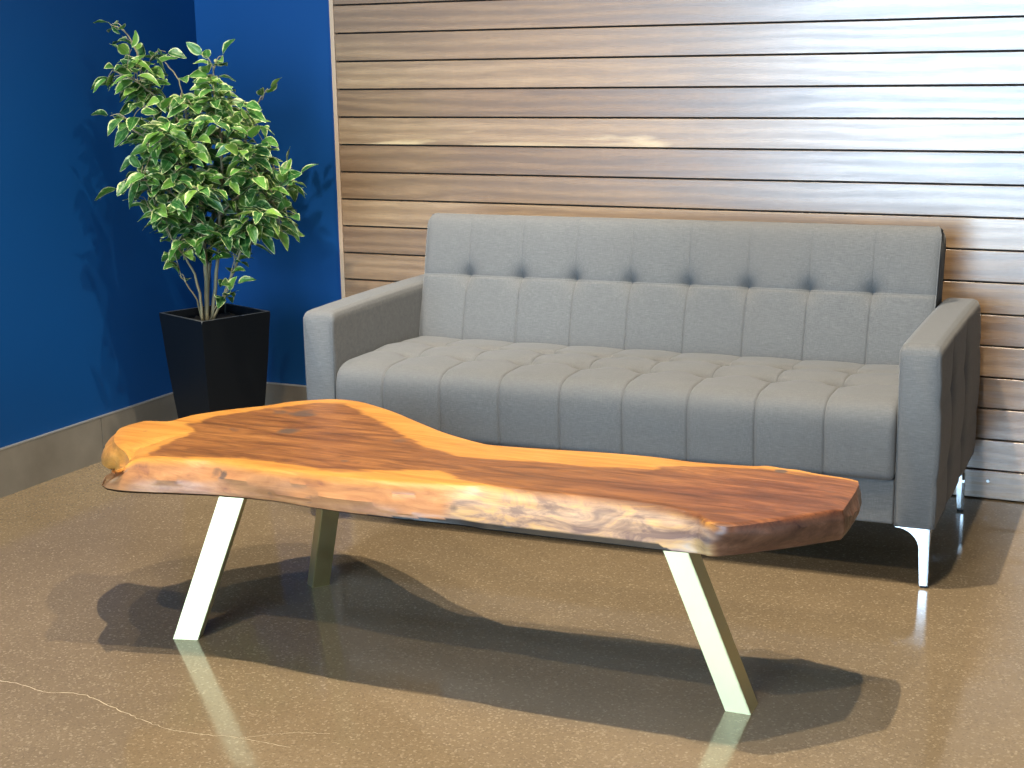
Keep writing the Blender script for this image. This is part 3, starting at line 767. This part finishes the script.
for pts, r0 in stems:
    C3 = catmull([at(*p) for p in pts], 5)
    C3[1:-1] += rng.normal(0, .0015, C3[1:-1].shape)
    rr = np.linspace(r0, max(.0016, r0*.35), len(C3))
    tube(bm, [tuple(tolocal(p)) for p in C3], list(rr), 7)
    for i in range(len(C3)): nodes.append(C3[i])
nodes = np.array(nodes)
env = [(97, 20), (112, 14), (140, 36), (152, 45), (176, 62), (172, 80), (190, 86), (197, 52), (206, 43), (232, 50), (240, 80), (236, 92), (258, 88), (272, 90), (270, 140), (276, 155), (292, 158), (312, 178), (302, 195), (297, 210), (303, 228), (290, 243), (262, 250), (232, 268), (222, 262), (190, 274), (168, 268), (150, 255), (143, 245), (145, 225), (128, 200), (115, 190), (112, 168), (127, 150), (116, 128), (95, 118), (97, 110), (118, 98), (95, 84), (93, 74), (112, 62), (120, 45)]
env = np.array(env, float)
def inside(x, y):
    c = False; n = len(env)
    for i in range(n):
        a, b = env[i], env[(i+1) % n]
        if (a[1] > y) != (b[1] > y) and x < (b[0]-a[0])*(y-a[1])/(b[1]-a[1])+a[0]: c = not c
    return c
def edist(x, y):
    d = 1e9
    for i in range(len(env)):
        a, b = env[i], env[(i+1) % len(env)]; e = b-a; t = max(0, min(1, ((np.array([x, y])-a)@e)/(e@e))); d = min(d, np.linalg.norm(np.array([x, y])-a-t*e))
    return d
leaves = []   # (base, direction, size, tint)
def twig(start, end, nl, size=1.):
    C3 = catmull([start, start*.5+end*.5+np.array([0, 0, .015]), end], 4)
    tube(bm, [tuple(tolocal(p)) for p in C3], list(np.linspace(.0018, .0009, len(C3))), 5)
    d0 = (end-start); ln = np.linalg.norm(d0); d0 = d0/ln
    for i in range(nl):
        t = 1-i*.16*min(1, .10/ln) if nl > 1 else 1
        if i == 0: p = end; dd = d0
        else:
            tt = max(.1, 1-i*.021/ln); p = start*(1-tt)+end*tt+np.array([0, 0, .008*(1-tt)])
            s = 1 if i % 2 else -1
            sd = np.cross(d0, [0, 0, 1]); sd = sd/(np.linalg.norm(sd)+1e-9)
            dd = d0*.45+s*sd*.8+rng.normal(0, .25, 3)
        dd = dd+np.array([0, 0, -.16+rng.normal(0, .25)]); dd /= np.linalg.norm(dd)
        leaves.append((p, dd, size*rng.uniform(.78, 1.12), rng.random()))
tips = []
tries = 0
while len(tips) < 185 and tries < 6000:
    tries += 1
    x, y = rng.uniform(92, 314), rng.uniform(14, 275)
    if not inside(x, y): continue
    ed = edist(x, y)
    if ed < 12: continue
    dep = rng.uniform(-1, 1)*min(.24, ed*.0062)-.02
    if any((x-a)**2+(y-b)**2 < 64 and abs(dep-c) < .08 for a, b, c in tips): continue
    tips.append((x, y, dep))
for x, y, dep in tips:
    e = at(x, y, dep)
    cand = nodes[(nodes[:, 2] < e[2]+.02)]
    dd = np.linalg.norm((cand-e)*np.array([1, 1, .8]), axis=1); k = np.argsort(dd)[:3]
    k = k[rng.integers(0, len(k))]; st_ = cand[k]
    if np.linalg.norm(e-st_) < .05: st_ = cand[np.argsort(dd)[min(12, len(dd)-1)]]
    L_ = np.linalg.norm(e-st_)
    twig(st_, e, int(np.clip(round(L_/.018), 4, 7)))
# sprigs the photo shows singled out against the wall
for (sx0, sy0, ex, ey, dp, nl) in ((126, 33, 112, 24, 0, 3), (138, 55, 122, 36, 0, 3), (141, 70, 128, 56, -.02, 3), (150, 60, 166, 52, -.02, 4), (118, 72, 108, 78, -.08, 4), (214, 70, 203, 56, 0, 3), (214, 70, 222, 56, 0, 5), (285, 190, 299, 174, -.1, 5), (283, 182, 287, 164, -.1, 4), (262, 212, 286, 226, -.1, 4), (219, 303, 236, 284, -.09, 4), (219, 303, 222, 300, -.1, 2), (186, 283, 180, 275, -.1, 2), (130, 122, 110, 116, -.12, 4), (262, 100, 270, 90, .1, 4), (135, 180, 118, 188, -.14, 4), (225, 300, 228, 292, -.1, 3)):
    twig(at(sx0, sy0, dp), at(ex, ey, dp), nl, .95)
from_bm('stems', bm, M_BARK, pot, True)
# leaf blades
NL, NW = 7, 4
lv_, lf_, luv, ltint = [], [], [], []
for p, d, s, tint in leaves:
    d = np.array(d); upv = np.array([0, 0, 1.])+.35*rng.normal(0, 1, 3)-.35*fwd
    sd = np.cross(d, upv); sd /= np.linalg.norm(sd)+1e-9; nr = np.cross(sd, d)
    Ln = .070*s; Wd = .0215*s*rng.uniform(.85, 1.15); st0 = len(lv_); fold = rng.uniform(.2, .55); droop = rng.uniform(.1, .5); tw = rng.normal(0, .25)
    for i in range(NL+1):
        u = i/NL; wv = Wd*(math.sin(math.pi*min(1, u**.80)))**.75*(1-.25*u) if 0 < u < 1 else .0006
        c = np.array(p)+d*(Ln*u+.006)-np.array([0, 0, 1])*droop*Ln*u*u*.8
        for j in range(NW+1):
            q = (j/NW-.5)*2
            ang = tw*u
            sdr = sd*math.cos(ang)+nr*math.sin(ang)
            pt = c+sdr*q*wv+nr*(abs(q)*wv*fold+.0012*math.sin(u*9+q*3))
            lv_.append(tolocal(pt)); luv.append((u, j/NW)); ltint.append(tint)
    for i in range(NL):
        for j in range(NW):
            a = st0+i*(NW+1)+j; lf_.append((a, a+NW+1, a+NW+2, a+1))
me = bpy.data.meshes.new('foliage'); me.from_pydata([tuple(q) for q in lv_], [], lf_)
u = me.uv_layers.new(name='UVMap'); li = np.zeros(len(me.loops), int); me.loops.foreach_get('vertex_index', li)
u.data.foreach_set('uv', np.array(luv)[li].reshape(-1)); at_ = me.attributes.new('tint', 'FLOAT', 'POINT'); at_.data.foreach_set('value', np.array(ltint, np.float32))
link('foliage', me, M_LEAF, pot)

# ------------------------------------------------------------------ light
def area(name, loc, size, power, colr, target, sy=None, spread=None):
    l = bpy.data.lights.new(name, 'AREA'); l.energy = power; l.color = colr; l.size = size
    if sy: l.shape = 'RECTANGLE'; l.size_y = sy
    if spread: l.spread = spread
    o = bpy.data.objects.new(name, l); col.objects.link(o); o.location = loc
    o.rotation_euler = (Vector(target)-Vector(loc)).to_track_quat('-Z', 'Y').to_euler(); return o
def spot(name, loc, target, power, colr, ang=60, blend=.5, rad=.03):
    l = bpy.data.lights.new(name, 'SPOT'); l.energy = power; l.color = colr; l.spot_size = math.radians(ang); l.spot_blend = blend; l.shadow_soft_size = rad
    o = bpy.data.objects.new(name, l); col.objects.link(o); o.location = loc
    o.rotation_euler = (Vector(target)-Vector(loc)).to_track_quat('-Z', 'Y').to_euler(); return o
area('window_daylight', ((WX0+WX1)/2, YF-.14, (WZ0+WZ1)/2), WX1-WX0, 560, (.54, .77, 1.), ((WX0+WX1)/2, 0, (WZ0+WZ1)/2), WZ1-WZ0)
area('side_fill', (XR+.13, (RY0+RY1)/2, 1.7), RY1-RY0, 60, (.55, .76, 1.), (0, (RY0+RY1)/2, 1.7), 2.4)  # added cool fill for the sofa's outer arm side, no known window
WARM = (1., .86, .66)
spot('ceiling_lamp_high', (1.05, -1.7, 5.45), (1.25, -1.6, 0), 1350, WARM, 56, .6, .03)
spot('ceiling_lamp_right', (2.1, -1.75, 3.5), (1.3, -1.6, 0), 330, WARM, 90, .6, .03)
spot('ceiling_lamp_left', (-.1, -1.6, 3.5), (1.0, -1.5, 0), 120, WARM, 56, .6, .03)
spot('ceiling_lamp_plant', (.25, -3.0, 3.7), (-.05, -.2, 1.1), 430, (.95, .95, .95), 44, .6, .05)
spot('ceiling_lamp_front', (1.4, -4.6, 4.4), (1.0, -2.6, 0), 380, WARM, 80, .6, .06)
wd = bpy.data.worlds.new('world'); scene.world = wd; wd.use_nodes = True
bg = wd.node_tree.nodes['Background']; bg.inputs[0].default_value = (.75, .88, 1., 1); bg.inputs[1].default_value = .6

scene.view_settings.view_transform = 'Standard'; scene.view_settings.look = 'None'; scene.view_settings.gamma = 1; scene.view_settings.use_curve_mapping = False
scene.view_settings.exposure = -0.08
scene.cycles.use_denoising = True
scene.cycles.max_bounces = 8; scene.cycles.blur_glossy = .3; scene.cycles.sample_clamp_indirect = 6
bpy.context.view_layer.update()
